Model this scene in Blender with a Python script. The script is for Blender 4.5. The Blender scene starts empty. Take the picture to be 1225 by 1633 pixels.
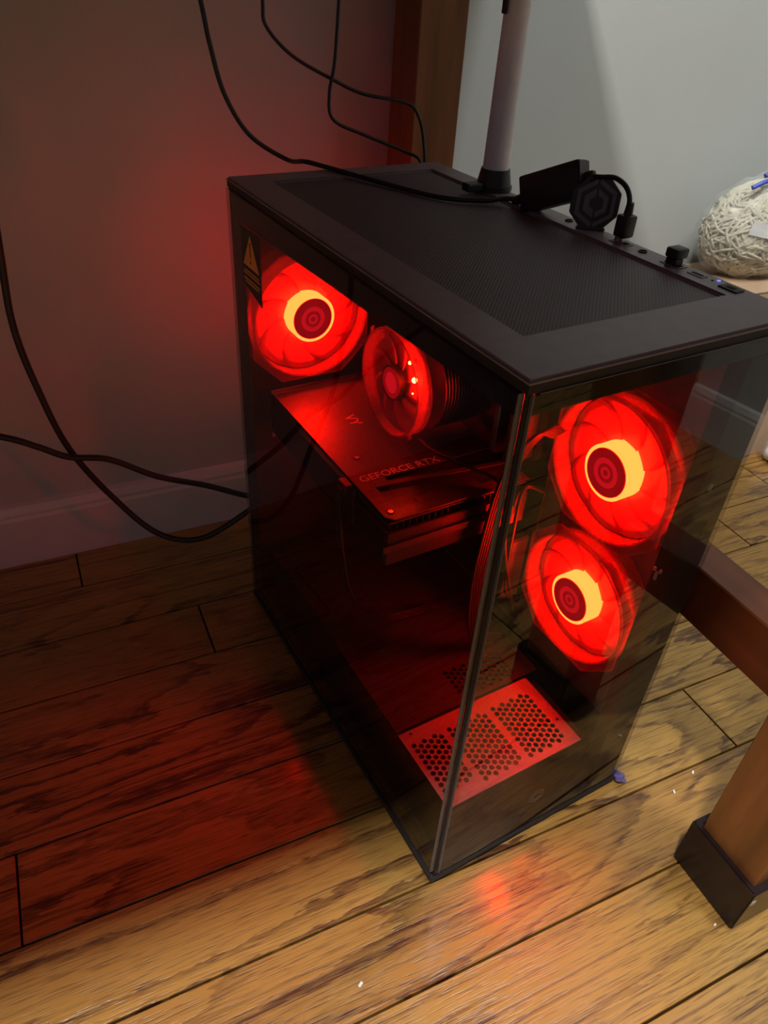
import bpy, bmesh, math, random
from mathutils import Matrix, Vector
random.seed(7)
scene = bpy.context.scene
COL = scene.collection
A = math.radians(-5.3)                    # the room is turned a little against the computer case
ROOM = Matrix.Rotation(A, 4, 'Z')
I4 = Matrix.Identity(4)

# ------------------------------------------------------------------ camera
cam = bpy.data.cameras.new('camera'); camo = bpy.data.objects.new('camera', cam); COL.objects.link(camo)
cam.sensor_fit = 'HORIZONTAL'; cam.sensor_width = 36; cam.lens = 36 * 1180.5 / 1225
cam.clip_start = 0.01
camo.matrix_world = Matrix(((0.86518, 0.26176, -0.42772, -0.21313),
                            (-0.49827, 0.54477, -0.67450, -0.22199),
                            (0.05646, 0.79669, 0.60175, 0.59961), (0, 0, 0, 1)))
scene.camera = camo

# ------------------------------------------------------------------ world, lights, exposure
world = bpy.data.worlds.new('world'); scene.world = world; world.use_nodes = True
world.node_tree.nodes['Background'].inputs[0].default_value = (0.5, 0.6, 0.75, 1)
world.node_tree.nodes['Background'].inputs[1].default_value = 0.02
LAMP_POWER = 49.0
FILL_POWER = 24.0  # power of the added fill light
CEIL = dict(u=-0.60, v=-0.576, z=2.28, size=0.15, color=(1.0, 0.97, 0.90))
scene.view_settings.view_transform = 'Standard'
scene.view_settings.look = 'None'
scene.view_settings.exposure = 0.0
scene.view_settings.gamma = 1.0
scene.view_settings.use_curve_mapping = False
scene.cycles.max_bounces = 10
scene.cycles.transparent_max_bounces = 16
scene.cycles.sample_clamp_indirect = 8.0
scene.cycles.use_denoising = True
scene.cycles.caustics_reflective = False
scene.cycles.caustics_refractive = False

# ------------------------------------------------------------------ materials
def mat(name, color, rough=0.5, metal=0.0, noise=0.0, nscale=40, bump=0.0, bscale=300, spec=0.5, emis=None, estr=0.0, stretch=(1, 1, 1), coat=0.0):
    m = bpy.data.materials.new(name); m.use_nodes = True
    nt = m.node_tree; b = nt.nodes['Principled BSDF']
    b.inputs['Base Color'].default_value = (*color, 1); b.inputs['Roughness'].default_value = rough
    b.inputs['Metallic'].default_value = metal; b.inputs['Specular IOR Level'].default_value = spec
    b.inputs['Coat Weight'].default_value = coat
    if emis:
        b.inputs['Emission Color'].default_value = (*emis, 1); b.inputs['Emission Strength'].default_value = estr
    tc = nt.nodes.new('ShaderNodeTexCoord'); mp = nt.nodes.new('ShaderNodeMapping'); mp.inputs['Scale'].default_value = stretch
    nt.links.new(tc.outputs['Object'], mp.inputs[0])
    if noise:
        n = nt.nodes.new('ShaderNodeTexNoise'); n.inputs['Scale'].default_value = nscale; n.inputs['Detail'].default_value = 4
        nt.links.new(mp.outputs[0], n.inputs['Vector'])
        r = nt.nodes.new('ShaderNodeValToRGB'); r.color_ramp.elements[0].position = 0.3; r.color_ramp.elements[1].position = 0.7
        r.color_ramp.elements[0].color = (*[c * (1 - noise) for c in color], 1)
        r.color_ramp.elements[1].color = (*[min(1, c * (1 + noise)) for c in color], 1)
        nt.links.new(n.outputs[0], r.inputs[0]); nt.links.new(r.outputs[0], b.inputs['Base Color'])
    if bump:
        n2 = nt.nodes.new('ShaderNodeTexNoise'); n2.inputs['Scale'].default_value = bscale; n2.inputs['Detail'].default_value = 3
        nt.links.new(mp.outputs[0], n2.inputs['Vector'])
        bp = nt.nodes.new('ShaderNodeBump'); bp.inputs['Strength'].default_value = bump; bp.inputs['Distance'].default_value = 0.001
        nt.links.new(n2.outputs[0], bp.inputs['Height']); nt.links.new(bp.outputs[0], b.inputs['Normal'])
    return m

def glass_mat(name, tint):
    m = bpy.data.materials.new(name); m.use_nodes = True; nt = m.node_tree
    for n in list(nt.nodes):
        if n.type == 'BSDF_PRINCIPLED': nt.nodes.remove(n)
    out = nt.nodes['Material Output']
    t = nt.nodes.new('ShaderNodeBsdfTransparent'); t.inputs[0].default_value = (*tint, 1)
    g = nt.nodes.new('ShaderNodeBsdfGlossy'); g.inputs['Roughness'].default_value = 0.015; g.inputs[0].default_value = (1, 1, 1, 1)
    f = nt.nodes.new('ShaderNodeFresnel'); f.inputs[0].default_value = 1.33
    mx = nt.nodes.new('ShaderNodeMixShader')
    ge = nt.nodes.new('ShaderNodeNewGeometry'); iv = nt.nodes.new('ShaderNodeMath'); iv.operation = 'SUBTRACT'; iv.inputs[0].default_value = 1.0
    ml = nt.nodes.new('ShaderNodeMath'); ml.operation = 'MULTIPLY'      # mirror only on the outward faces of the pane
    nt.links.new(ge.outputs['Backfacing'], iv.inputs[1]); nt.links.new(iv.outputs[0], ml.inputs[0]); nt.links.new(f.outputs[0], ml.inputs[1])
    nt.links.new(ml.outputs[0], mx.inputs[0]); nt.links.new(t.outputs[0], mx.inputs[1]); nt.links.new(g.outputs[0], mx.inputs[2])
    nt.links.new(mx.outputs[0], out.inputs[0])
    return m

def plastic_clear(name, color, alpha, transl=0.4):
    """milky see-through plastic: part transparent, part translucent, part diffuse"""
    m = bpy.data.materials.new(name); m.use_nodes = True; nt = m.node_tree
    for n in list(nt.nodes):
        if n.type == 'BSDF_PRINCIPLED': nt.nodes.remove(n)
    out = nt.nodes['Material Output']
    d = nt.nodes.new('ShaderNodeBsdfDiffuse'); d.inputs[0].default_value = (*color, 1)
    l = nt.nodes.new('ShaderNodeBsdfTranslucent'); l.inputs[0].default_value = (*color, 1)
    g = nt.nodes.new('ShaderNodeBsdfGlossy'); g.inputs['Roughness'].default_value = 0.25
    t = nt.nodes.new('ShaderNodeBsdfTransparent')
    a = nt.nodes.new('ShaderNodeMixShader'); a.inputs[0].default_value = transl
    nt.links.new(d.outputs[0], a.inputs[1]); nt.links.new(l.outputs[0], a.inputs[2])
    b = nt.nodes.new('ShaderNodeMixShader'); b.inputs[0].default_value = 0.04
    nt.links.new(a.outputs[0], b.inputs[1]); nt.links.new(g.outputs[0], b.inputs[2])
    c = nt.nodes.new('ShaderNodeMixShader'); c.inputs[0].default_value = alpha
    nt.links.new(t.outputs[0], c.inputs[1]); nt.links.new(b.outputs[0], c.inputs[2])
    nt.links.new(c.outputs[0], out.inputs[0])
    return m

def emit_mat(name, color, strength):
    m = bpy.data.materials.new(name); m.use_nodes = True; nt = m.node_tree
    for n in list(nt.nodes):
        if n.type == 'BSDF_PRINCIPLED': nt.nodes.remove(n)
    e = nt.nodes.new('ShaderNodeEmission'); e.inputs[0].default_value = (*color, 1); e.inputs[1].default_value = strength
    nt.links.new(e.outputs[0], nt.nodes['Material Output'].inputs[0])
    return m

def oak_mat():
    m = bpy.data.materials.new('oak_plank'); m.use_nodes = True; nt = m.node_tree; L = nt.links.new
    b = nt.nodes['Principled BSDF']
    tc = nt.nodes.new('ShaderNodeTexCoord'); oi = nt.nodes.new('ShaderNodeObjectInfo')
    off = nt.nodes.new('ShaderNodeVectorMath'); off.operation = 'SCALE'; off.inputs['Scale'].default_value = 9.0
    cmb = nt.nodes.new('ShaderNodeCombineXYZ')
    L(oi.outputs['Random'], cmb.inputs[0]); L(oi.outputs['Random'], cmb.inputs[1]); L(oi.outputs['Random'], cmb.inputs[2]); L(cmb.outputs[0], off.inputs[0])
    add = nt.nodes.new('ShaderNodeVectorMath'); L(tc.outputs['Object'], add.inputs[0]); L(off.outputs[0], add.inputs[1])
    def mapping(s):
        n = nt.nodes.new('ShaderNodeMapping'); n.inputs['Scale'].default_value = s; L(add.outputs[0], n.inputs[0]); return n
    def noise(mp, sc, det, dist=0.0):
        n = nt.nodes.new('ShaderNodeTexNoise'); n.inputs['Scale'].default_value = sc; n.inputs['Detail'].default_value = det
        n.inputs['Distortion'].default_value = dist; L(mp.outputs[0], n.inputs['Vector']); return n
    def math_(op, a, bb):
        n = nt.nodes.new('ShaderNodeMath'); n.operation = op
        for i, v in enumerate((a, bb)):
            if v is None: continue
            if isinstance(v, (int, float)): n.inputs[i].default_value = v
            else: L(v, n.inputs[i])
        return n.outputs[0]
    # growth rings: contour lines of a stretched noise field -> cathedral figures
    field = noise(mapping((2.0, 12, 1)), 1.0, 2.2, 0.35)
    jag = noise(mapping((60, 260, 1)), 1.0, 2)
    r1 = math_('MULTIPLY', field.outputs[0], 10.0)
    r1 = math_('ADD', r1, math_('MULTIPLY', jag.outputs[0], 0.55))
    fr = math_('FRACT', r1, None)
    ramp = nt.nodes.new('ShaderNodeValToRGB'); L(fr, ramp.inputs[0])
    e = ramp.color_ramp.elements
    e[0].position = 0.0; e[0].color = (0, 0, 0, 1); e[1].position = 0.62; e[1].color = (0.10, 0.10, 0.10, 1)
    x = e.new(0.88); x.color = (0.75, 0.75, 0.75, 1); x = e.new(0.97); x.color = (0.5, 0.5, 0.5, 1); x = e.new(1.0); x.color = (0, 0, 0, 1)
    # pores: short fine dashes along the board
    pore = noise(mapping((38, 800, 1)), 1.0, 2)
    pr = nt.nodes.new('ShaderNodeValToRGB'); L(pore.outputs[0], pr.inputs[0])
    pr.color_ramp.elements[0].position = 0.50; pr.color_ramp.elements[1].position = 0.66
    pores = math_('MULTIPLY', pr.outputs[0], 0.45)
    patch = noise(mapping((1.6, 7, 1)), 1.0, 2)
    prr = nt.nodes.new('ShaderNodeValToRGB'); L(patch.outputs[0], prr.inputs[0])
    prr.color_ramp.elements[0].position = 0.36; prr.color_ramp.elements[1].position = 0.62
    ringamt = math_('MULTIPLY', ramp.outputs[0], math_('ADD', math_('MULTIPLY', prr.outputs[0], 0.75), 0.35))
    fib = noise(mapping((2.2, 210, 1)), 1.0, 3)
    fb = nt.nodes.new('ShaderNodeValToRGB'); L(fib.outputs[0], fb.inputs[0])
    fb.color_ramp.elements[0].position = 0.52; fb.color_ramp.elements[1].position = 0.72
    dark = math_('MINIMUM', math_('ADD', math_('ADD', ringamt, pores), math_('MULTIPLY', fb.outputs[0], 0.55)), 1.0)
    mix = nt.nodes.new('ShaderNodeMixRGB'); L(dark, mix.inputs[0])
    base = nt.nodes.new('ShaderNodeValToRGB'); L(oi.outputs['Random'], base.inputs[0])
    be = base.color_ramp.elements
    be[0].position = 0; be[0].color = (0.46, 0.255, 0.060, 1); be[1].position = 1; be[1].color = (0.42, 0.21, 0.050, 1)
    L(base.outputs[0], mix.inputs[1]); mix.inputs[2].default_value = (0.085, 0.030, 0.012, 1)
    # dull blotches
    bl = noise(mapping((9, 14, 1)), 1.0, 3)
    bm = nt.nodes.new('ShaderNodeMixRGB'); bm.blend_type = 'MULTIPLY'; bm.inputs[0].default_value = 0.3
    L(mix.outputs[0], bm.inputs[1]); L(bl.outputs[0], bm.inputs[2])
    gm = nt.nodes.new('ShaderNodeMixRGB'); gm.blend_type = 'MULTIPLY'; gm.inputs[0].default_value = 1; gm.inputs[2].default_value = (1.12, 1.12, 1.12, 1)
    L(bm.outputs[0], gm.inputs[1]); L(gm.outputs[0], b.inputs['Base Color'])
    b.inputs['Roughness'].default_value = 0.3
    rr = math_('ADD', math_('MULTIPLY', bl.outputs[0], 0.16), 0.22); L(rr, b.inputs['Roughness'])
    b.inputs['Coat Weight'].default_value = 0.4; b.inputs['Coat Roughness'].default_value = 0.13
    bp = nt.nodes.new('ShaderNodeBump'); bp.inputs['Strength'].default_value = 0.35; bp.inputs['Distance'].default_value = 0.0006; bp.invert = True
    L(dark, bp.inputs['Height']); L(bp.outputs[0], b.inputs['Normal'])
    return m

def mesh_fabric_mat():
    """fine perforated dust filter of the lid: rows of tiny dots"""
    m = bpy.data.materials.new('dust_filter'); m.use_nodes = True; nt = m.node_tree; L = nt.links.new
    b = nt.nodes['Principled BSDF']; b.inputs['Roughness'].default_value = 0.55
    tc = nt.nodes.new('ShaderNodeTexCoord'); mp = nt.nodes.new('ShaderNodeMapping')
    mp.inputs['Scale'].default_value = (1, 1, 0); mp.inputs['Rotation'].default_value = (0, 0, math.radians(45))
    L(tc.outputs['Object'], mp.inputs[0])
    v = nt.nodes.new('ShaderNodeTexVoronoi'); v.inputs['Randomness'].default_value = 0.0; v.inputs['Scale'].default_value = 520
    L(mp.outputs[0], v.inputs['Vector'])
    r = nt.nodes.new('ShaderNodeValToRGB'); L(v.outputs['Distance'], r.inputs[0])
    r.color_ramp.elements[0].position = 0.28; r.color_ramp.elements[0].color = (0.065, 0.05, 0.055, 1)
    r.color_ramp.elements[1].position = 0.42; r.color_ramp.elements[1].color = (0.14, 0.11, 0.12, 1)
    L(r.outputs[0], b.inputs['Base Color'])
    bp = nt.nodes.new('ShaderNodeBump'); bp.inputs['Strength'].default_value = 0.5; bp.inputs['Distance'].default_value = 0.0005
    L(v.outputs['Distance'], bp.inputs['Height']); L(bp.outputs[0], b.inputs['Normal'])
    return m

M = {}
M['oak'] = oak_mat()
M['subfloor'] = mat('subfloor', (0.02, 0.015, 0.013), 0.9, noise=0.3)
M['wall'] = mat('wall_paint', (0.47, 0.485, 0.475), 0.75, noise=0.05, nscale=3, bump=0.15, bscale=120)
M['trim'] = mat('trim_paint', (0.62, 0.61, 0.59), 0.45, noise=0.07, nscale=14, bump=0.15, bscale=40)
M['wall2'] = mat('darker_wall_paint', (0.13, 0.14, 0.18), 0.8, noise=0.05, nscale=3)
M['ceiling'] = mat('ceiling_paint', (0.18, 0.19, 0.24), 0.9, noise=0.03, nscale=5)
M['deskwood'] = mat('desk_stained_wood', (0.22, 0.085, 0.025), 0.35, noise=0.3, nscale=7, stretch=(9, 9, 1), bump=0.1, bscale=60)
M['deskside'] = mat('desk_beam_wood', (0.12, 0.030, 0.009), 0.3, noise=0.25, nscale=7, stretch=(8, 1, 8))
M['footcap'] = mat('foot_cap_lacquer', (0.018, 0.010, 0.010), 0.25, spec=0.3, noise=0.3, nscale=60, bump=0.15, bscale=90)
M['chip'] = mat('chipped_paint', (0.42, 0.34, 0.26), 0.7, noise=0.2, nscale=300)
M['black'] = mat('black_steel', (0.025, 0.021, 0.022), 0.5, spec=0.25, noise=0.12, nscale=200, bump=0.08, bscale=900)
M['lid'] = mat('lid_plastic', (0.23, 0.175, 0.19), 0.42, noise=0.08, nscale=90, bump=0.06, bscale=900)
M['dark'] = mat('dark_plastic', (0.012, 0.011, 0.012), 0.4, noise=0.2, nscale=80)
M['void'] = mat('opening_dark', (0.004, 0.004, 0.004), 0.8, noise=0.2)
M['band'] = mat('painted_glass_band', (0.012, 0.011, 0.012), 0.18, noise=0.1)
M['shroud'] = mat('power_supply_cover_steel', (0.26, 0.255, 0.255), 0.5, noise=0.08, nscale=200)
M['tray'] = mat('tray_steel', (0.10, 0.098, 0.098), 0.45, noise=0.15, nscale=90)
M['pcb'] = mat('circuit_board', (0.018, 0.018, 0.02), 0.4, noise=0.5, nscale=240, bump=0.2, bscale=500)
M['heatsink'] = mat('brushed_heatsink', (0.16, 0.16, 0.17), 0.35, metal=0.7, noise=0.2, nscale=60)
M['alu'] = mat('backplate_metal', (0.05, 0.049, 0.05), 0.4, metal=0.1, noise=0.1, nscale=150)
M['print'] = mat('pale_print', (0.62, 0.60, 0.58), 0.6, noise=0.05)
M['printdim'] = mat('faint_print', (0.22, 0.21, 0.21), 0.6, noise=0.05)
M['steel'] = mat('bright_steel', (0.6, 0.6, 0.6), 0.25, metal=1.0, noise=0.1)
M['glass'] = glass_mat('smoked_glass', (0.74, 0.74, 0.75))
M['glassedge'] = mat('ground_glass_edge', (0.13, 0.12, 0.12), 0.3, noise=0.15, nscale=90)
M['frost'] = plastic_clear('glow_tinted_fan_plastic', (0.26, 0.07, 0.10), 0.6, 0.45)  # frosted frame, red of the LED glow put into its colour
M['blade'] = plastic_clear('glow_tinted_fan_blade', (0.62, 0.12, 0.20), 0.88, 0.45)  # blade colour tinted red to deepen the LED glow
M['clear'] = plastic_clear('glow_tinted_cooler_plastic', (0.80, 0.20, 0.28), 0.42, 0.4)  # clear plastic, its red tint stands in for LED light
M['ring'] = emit_mat('led_ring_light', (1.0, 0.0053, 0.0008), 215.0)
M['backglow'] = emit_mat('added_back_glow', (1.0, 0.0050, 0.0070), 62.0)  # added emitter behind the hubs, reddens the back wall
M['led'] = emit_mat('red_led_light', (1.0, 0.014, 0.002), 700.0)
M['capglow'] = emit_mat('hub_cap_glow_dim', (1.0, 0.004, 0.012), 0.48)
M['capring'] = emit_mat('hub_cap_glow_ring', (1.0, 0.006, 0.018), 0.95)
M['blue'] = emit_mat('blue_power_light', (0.10, 0.12, 1.0), 2.5)
M['lampglow'] = emit_mat('ceiling_lamp_glow', (1.0, 0.95, 0.88), 1.5)
M['sticker'] = mat('sticker_black', (0.03, 0.022, 0.022), 0.5, noise=0.1)
M['orange'] = mat('sticker_orange', (0.95, 0.36, 0.05), 0.5, noise=0.05)
M['cable'] = mat('cable_rubber', (0.010, 0.008, 0.009), 0.45, noise=0.2, nscale=90)
M['adapter'] = mat('adapter_plastic', (0.016, 0.013, 0.014), 0.45, noise=0.15, nscale=60, bump=0.05, bscale=900)
M['adapterend'] = mat('adapter_end_plastic', (0.085, 0.08, 0.085), 0.4, noise=0.1)
M['badge'] = mat('badge_dark', (0.03, 0.025, 0.028), 0.4, noise=0.15, nscale=100)
M['badgegrey'] = mat('badge_grey', (0.15, 0.135, 0.15), 0.35, noise=0.1)
M['antenna'] = mat('white_antenna_plastic', (0.88, 0.86, 0.92), 0.42, noise=0.04)
M['card'] = mat('cardboard', (0.46, 0.31, 0.20), 0.85, noise=0.12, nscale=20, bump=0.2, bscale=150)
M['yarn'] = mat('cream_yarn', (0.62, 0.58, 0.44), 0.85, noise=0.18, nscale=60, bump=0.5, bscale=240)
M['film'] = None
M['whiteplast'] = mat('white_plastic_film', (0.75, 0.76, 0.78), 0.3, noise=0.06, nscale=30, bump=0.6, bscale=60)
M['blueplast'] = mat('blue_plastic_print', (0.05, 0.08, 0.50), 0.4, noise=0.1)
M['lint'] = mat('white_lint', (0.75, 0.74, 0.72), 0.9, noise=0.1)
M['violet'] = mat('violet_wrapper', (0.16, 0.13, 0.34), 0.3, noise=0.3, nscale=200, bump=0.5, bscale=300)
M['grain'] = mat('seam_dirt', (0.02, 0.018, 0.018), 0.9)
M['filter'] = mesh_fabric_mat()
M['film'] = plastic_clear('clear_bag_film', (0.8, 0.82, 0.88), 0.22, 0.5)

# ------------------------------------------------------------------ mesh helpers
class MB:
    def __init__(self, F=I4): self.bm = bmesh.new(); self.F = F
    def _xf(self, vs, T): bmesh.ops.transform(self.bm, matrix=self.F @ T, verts=vs); return vs
    def box(self, x0, x1, y0, y1, z0, z1, bev=0.0, T=I4, seg=1):
        vs = bmesh.ops.create_cube(self.bm, size=1.0)['verts']
        bmesh.ops.transform(self.bm, matrix=Matrix.Translation(((x0+x1)/2, (y0+y1)/2, (z0+z1)/2)) @ Matrix.Diagonal((x1-x0, y1-y0, z1-z0, 1)), verts=vs)
        if bev:
            es = list({e for v in vs for e in v.link_edges})
            r = bmesh.ops.bevel(self.bm, geom=es, offset=bev, segments=seg, affect='EDGES', profile=0.5)
            vs = list({v for f in r['faces'] for v in f.verts} | {v for v in vs if v.is_valid})
        self._xf(vs, T); return self
    def cyl(self, c, axis, r, h, seg=32, r2=None, T=I4, caps=True):
        """cylinder starting at c and going h along axis"""
        vs = bmesh.ops.create_cone(self.bm, cap_ends=caps, segments=seg, radius1=r, radius2=r if r2 is None else r2, depth=h)['verts']
        q = Vector(axis).normalized().to_track_quat('Z', 'Y').to_matrix().to_4x4()
        self._xf(vs, T @ Matrix.Translation(c) @ q @ Matrix.Translation((0, 0, h/2))); return self
    def sphere(self, c, r, sc=(1, 1, 1), sub=2, T=I4):
        vs = bmesh.ops.create_icosphere(self.bm, subdivisions=sub, radius=r)['verts']
        self._xf(vs, T @ Matrix.Translation(c) @ Matrix.Diagonal((*sc, 1))); return self
    def torus(self, c, axis, R, r, seg=40, ss=8, T=I4):
        q = Vector(axis).normalized().to_track_quat('Z', 'Y').to_matrix().to_4x4()
        ring = [[self.bm.verts.new(((R+r*math.cos(b))*math.cos(a), (R+r*math.cos(b))*math.sin(a), r*math.sin(b)))
                 for b in [2*math.pi*j/ss for j in range(ss)]] for a in [2*math.pi*i/seg for i in range(seg)]]
        for i in range(seg):
            for j in range(ss):
                self.bm.faces.new((ring[i][j], ring[(i+1) % seg][j], ring[(i+1) % seg][(j+1) % ss], ring[i][(j+1) % ss]))
        self._xf([v for rr in ring for v in rr], T @ Matrix.Translation(c) @ q); return self
    def prism(self, pts, z0, z1, T=I4):
        lo = [self.bm.verts.new((x, y, z0)) for x, y in pts]; hi = [self.bm.verts.new((x, y, z1)) for x, y in pts]
        n = len(pts); self.bm.faces.new(lo[::-1]); self.bm.faces.new(hi)
        for i in range(n): self.bm.faces.new((lo[i], lo[(i+1) % n], hi[(i+1) % n], hi[i]))
        self._xf(lo+hi, T); return self
    def ringprism(self, outer, inner, z0, z1, T=I4):
        n = len(outer)
        v = [[self.bm.verts.new((x, y, z)) for x, y in P] for P in (outer, inner) for z in (z0, z1)]
        ol, oh, il, ih = v
        for i in range(n):
            j = (i+1) % n
            self.bm.faces.new((ol[i], ol[j], oh[j], oh[i])); self.bm.faces.new((il[j], il[i], ih[i], ih[j]))
            self.bm.faces.new((oh[i], oh[j], ih[j], ih[i])); self.bm.faces.new((ol[j], ol[i], il[i], il[j]))
        self._xf([a for b in v for a in b], T); return self
    def tube(self, pts, r, seg=8, sub=6, T=I4):
        P = smooth(pts, sub); rings = []; up = Vector((0.13, 0.31, 0.94)).normalized()
        for i, p in enumerate(P):
            d = (P[min(i+1, len(P)-1)] - P[max(i-1, 0)]).normalized()
            s = d.cross(up)
            if s.length < 0.15: s = d.cross(Vector((1, 0, 0)))
            s.normalize(); t = s.cross(d).normalized()
            if rings and rings[-1][1].dot(s) < 0: s = -s; t = -t
            rings.append(([self.bm.verts.new(p + r*(math.cos(2*math.pi*k/seg)*s + math.sin(2*math.pi*k/seg)*t)) for k in range(seg)], s))
        for a, b in zip(rings, rings[1:]):
            for k in range(seg): self.bm.faces.new((a[0][k], a[0][(k+1) % seg], b[0][(k+1) % seg], b[0][k]))
        self.bm.faces.new(rings[0][0][::-1]); self.bm.faces.new(rings[-1][0])
        self._xf([v for rg in rings for v in rg[0]], T); return self
    def build(self, name, m, parent=None, label=None, smooth_=None, kind=None, rot=False):
        """vertices are given in world (or self.F) space; they are moved into the frame of parent, or about their own base"""
        bmesh.ops.recalc_face_normals(self.bm, faces=self.bm.faces)
        me = bpy.data.meshes.new(name); o = bpy.data.objects.new(name, me); COL.objects.link(o)
        if parent is not None:
            W = parent.matrix_world if parent.parent is None else WM[parent.name]
            o.parent = parent
            # each part gets its own origin at its centre
            vs = [v.co for v in self.bm.verts]; c = sum(vs, Vector()) / len(vs)
            lc = W.inverted() @ c
            o.location = lc; WM[o.name] = W @ Matrix.Translation(lc)
            self.bm.transform(WM[o.name].inverted())
        else:
            vs = [v.co for v in self.bm.verts]
            c = Vector([(min(v[i] for v in vs) + max(v[i] for v in vs)) / 2 for i in range(3)]); c.z = min(v.z for v in vs)
            X = Matrix.Translation(c) @ (ROOM if rot else I4)
            o.matrix_world = X; WM[o.name] = X
            self.bm.transform(X.inverted())
        if smooth_ is not None:
            for f in self.bm.faces: f.smooth = True
            for e in self.bm.edges:
                if len(e.link_faces) == 2 and e.calc_face_angle(0) > math.radians(smooth_): e.smooth = False
        self.bm.to_mesh(me); self.bm.free()
        if isinstance(m, str): m = M[m]
        me.materials.append(m)
        if label: o['label'] = label
        if kind: o['kind'] = kind
        return o
WM = {}
def smooth(pts, sub=6):
    P = [Vector(p) for p in pts]
    if len(P) < 3: return P
    Q = [P[0]*2 - P[1]] + P + [P[-1]*2 - P[-2]]; out = []
    for i in range(1, len(Q)-2):
        for k in range(sub):
            t = k/sub; a, b, c, d = Q[i-1], Q[i], Q[i+1], Q[i+2]
            out.append(0.5*((2*b) + (c-a)*t + (2*a-5*b+4*c-d)*t*t + (-a+3*b-3*c+d)*t**3))
    out.append(P[-1]); return out
def tag(o, label, cat, group=None):
    o['label'] = label; o['category'] = cat
    if group: o['group'] = group
    return o
def thing(name, label, cat, loc=(0, 0, 0), group=None, room=False):
    o = bpy.data.objects.new(name, None); COL.objects.link(o); o.empty_display_size = 0.02
    X = (ROOM @ Matrix.Translation(loc)) if room else Matrix.Translation(loc)
    o.matrix_world = X; WM[o.name] = X
    return tag(o, label, cat, group)
def W(u, v, z): return ROOM @ Vector((u, v, z))
def text_obj(name, body, size, m, parent, Mx, extrude=0.0002, label=None):
    cu = bpy.data.curves.new(name, 'FONT'); cu.body = body; cu.size = size; cu.extrude = extrude
    t = bpy.data.objects.new('tmp', cu); COL.objects.link(t); bpy.context.view_layer.update()
    me = bpy.data.meshes.new_from_object(t.evaluated_get(bpy.context.evaluated_depsgraph_get()))
    bpy.data.objects.remove(t); bpy.data.curves.remove(cu)
    bm = MB(); bm.bm.from_mesh(me); bpy.data.meshes.remove(me); bm.bm.transform(Mx)
    return bm.build(name, m, parent, label)
def cut(o, cutter):
    """o minus cutter, applied; the cutter is removed"""
    md = o.modifiers.new('cut', 'BOOLEAN'); md.object = cutter; md.operation = 'DIFFERENCE'; md.solver = 'EXACT'; md.use_self = True
    bpy.context.view_layer.update()
    me = bpy.data.meshes.new_from_object(o.evaluated_get(bpy.context.evaluated_depsgraph_get()))
    o.modifiers.clear(); old = o.data; o.data = me; me.name = old.name
    bpy.data.meshes.remove(old); bpy.data.objects.remove(cutter)

# ------------------------------------------------------------------ room shell
UL, UR, VF, VB, ZC = -1.5, 0.82, -2.3, 0.534, 2.4
UR2, VR = 1.9, -0.37                       # the right wall stops at vr; beyond it the room widens
def struct(o): o['kind'] = 'structure'; return o
floor = struct(MB(ROOM).box(UL, UR2, VF, VB, -0.03, -0.0150).build('floor', 'subfloor', rot=True))
struct(MB(ROOM).box(UL-0.1, UR2+0.1, VB, VB+0.1, -0.03, ZC).build('wall_back', 'wall', rot=True))
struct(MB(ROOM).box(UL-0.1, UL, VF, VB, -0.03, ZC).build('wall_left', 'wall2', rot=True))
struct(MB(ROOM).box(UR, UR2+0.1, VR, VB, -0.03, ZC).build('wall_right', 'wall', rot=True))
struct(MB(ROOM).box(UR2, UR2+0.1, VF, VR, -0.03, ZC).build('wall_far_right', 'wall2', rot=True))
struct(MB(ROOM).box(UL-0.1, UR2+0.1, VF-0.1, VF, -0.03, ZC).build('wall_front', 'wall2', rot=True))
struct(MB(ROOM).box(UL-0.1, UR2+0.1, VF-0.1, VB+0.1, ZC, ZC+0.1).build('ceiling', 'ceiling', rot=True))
def baseboard(name, T, length):
    m = MB(ROOM)
    prof = [(0, 0), (0.011, 0), (0.011, 0.062), (0.0095, 0.066), (0.0095, 0.070), (0.006, 0.078), (0, 0.080)]
    m.prism(prof, 0, length, T)
    return struct(m.build(name, 'trim', rot=True))
# profile x -> out of the wall, profile y -> up, prism z -> along the wall
baseboard('baseboard_back', Matrix(((0, 0, 1, UL), (-1, 0, 0, VB), (0, 1, 0, 0), (0, 0, 0, 1))), UR-UL)
baseboard('baseboard_right', Matrix(((-1, 0, 0, UR), (0, 0, 1, VR), (0, 1, 0, 0), (0, 0, 0, 1))), VB-VR)

# oak boards: one object each, children of the floor
PW, S0 = 0.0765, 0.0010
known = {0: [0.338, -0.93, 1.2], 1: [-0.303, 0.52, 1.3], 4: [-0.100, 0.74, -0.9], 6: [-0.215, 0.62], -1: [-0.62, 0.72], -2: [-0.45, 0.55],
         2: [-0.62, 0.42], 3: [-0.75, 0.60], 5: [-0.55, 0.50]}
for row in range(-30, 8):
    seam = lambda r: {-1: -0.0665, -2: -0.1490}.get(r, S0 + r*PW)
    v0, v1 = seam(row), seam(row+1)
    if v1 < VF or v0 >= VB: continue
    v0c, v1c = max(v0, VF), min(v1, VB)
    js = sorted(known.get(row, []))
    if not js:
        u = UL + random.uniform(0.2, 0.9)
        while u < UR2 - 0.15: js.append(u); u += random.uniform(0.6, 1.2)
    ends = [UL] + [j for j in js if UL < j < UR2] + [UR2]
    for a, b in zip(ends, ends[1:]):
        g = 0.0009
        dz = random.uniform(-0.0003, 0.0)
        MB(ROOM).box(a+g, b-g, v0c+g, v1c-g, -0.0149, dz, 0.0005).build('plank', 'oak', floor)

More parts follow.
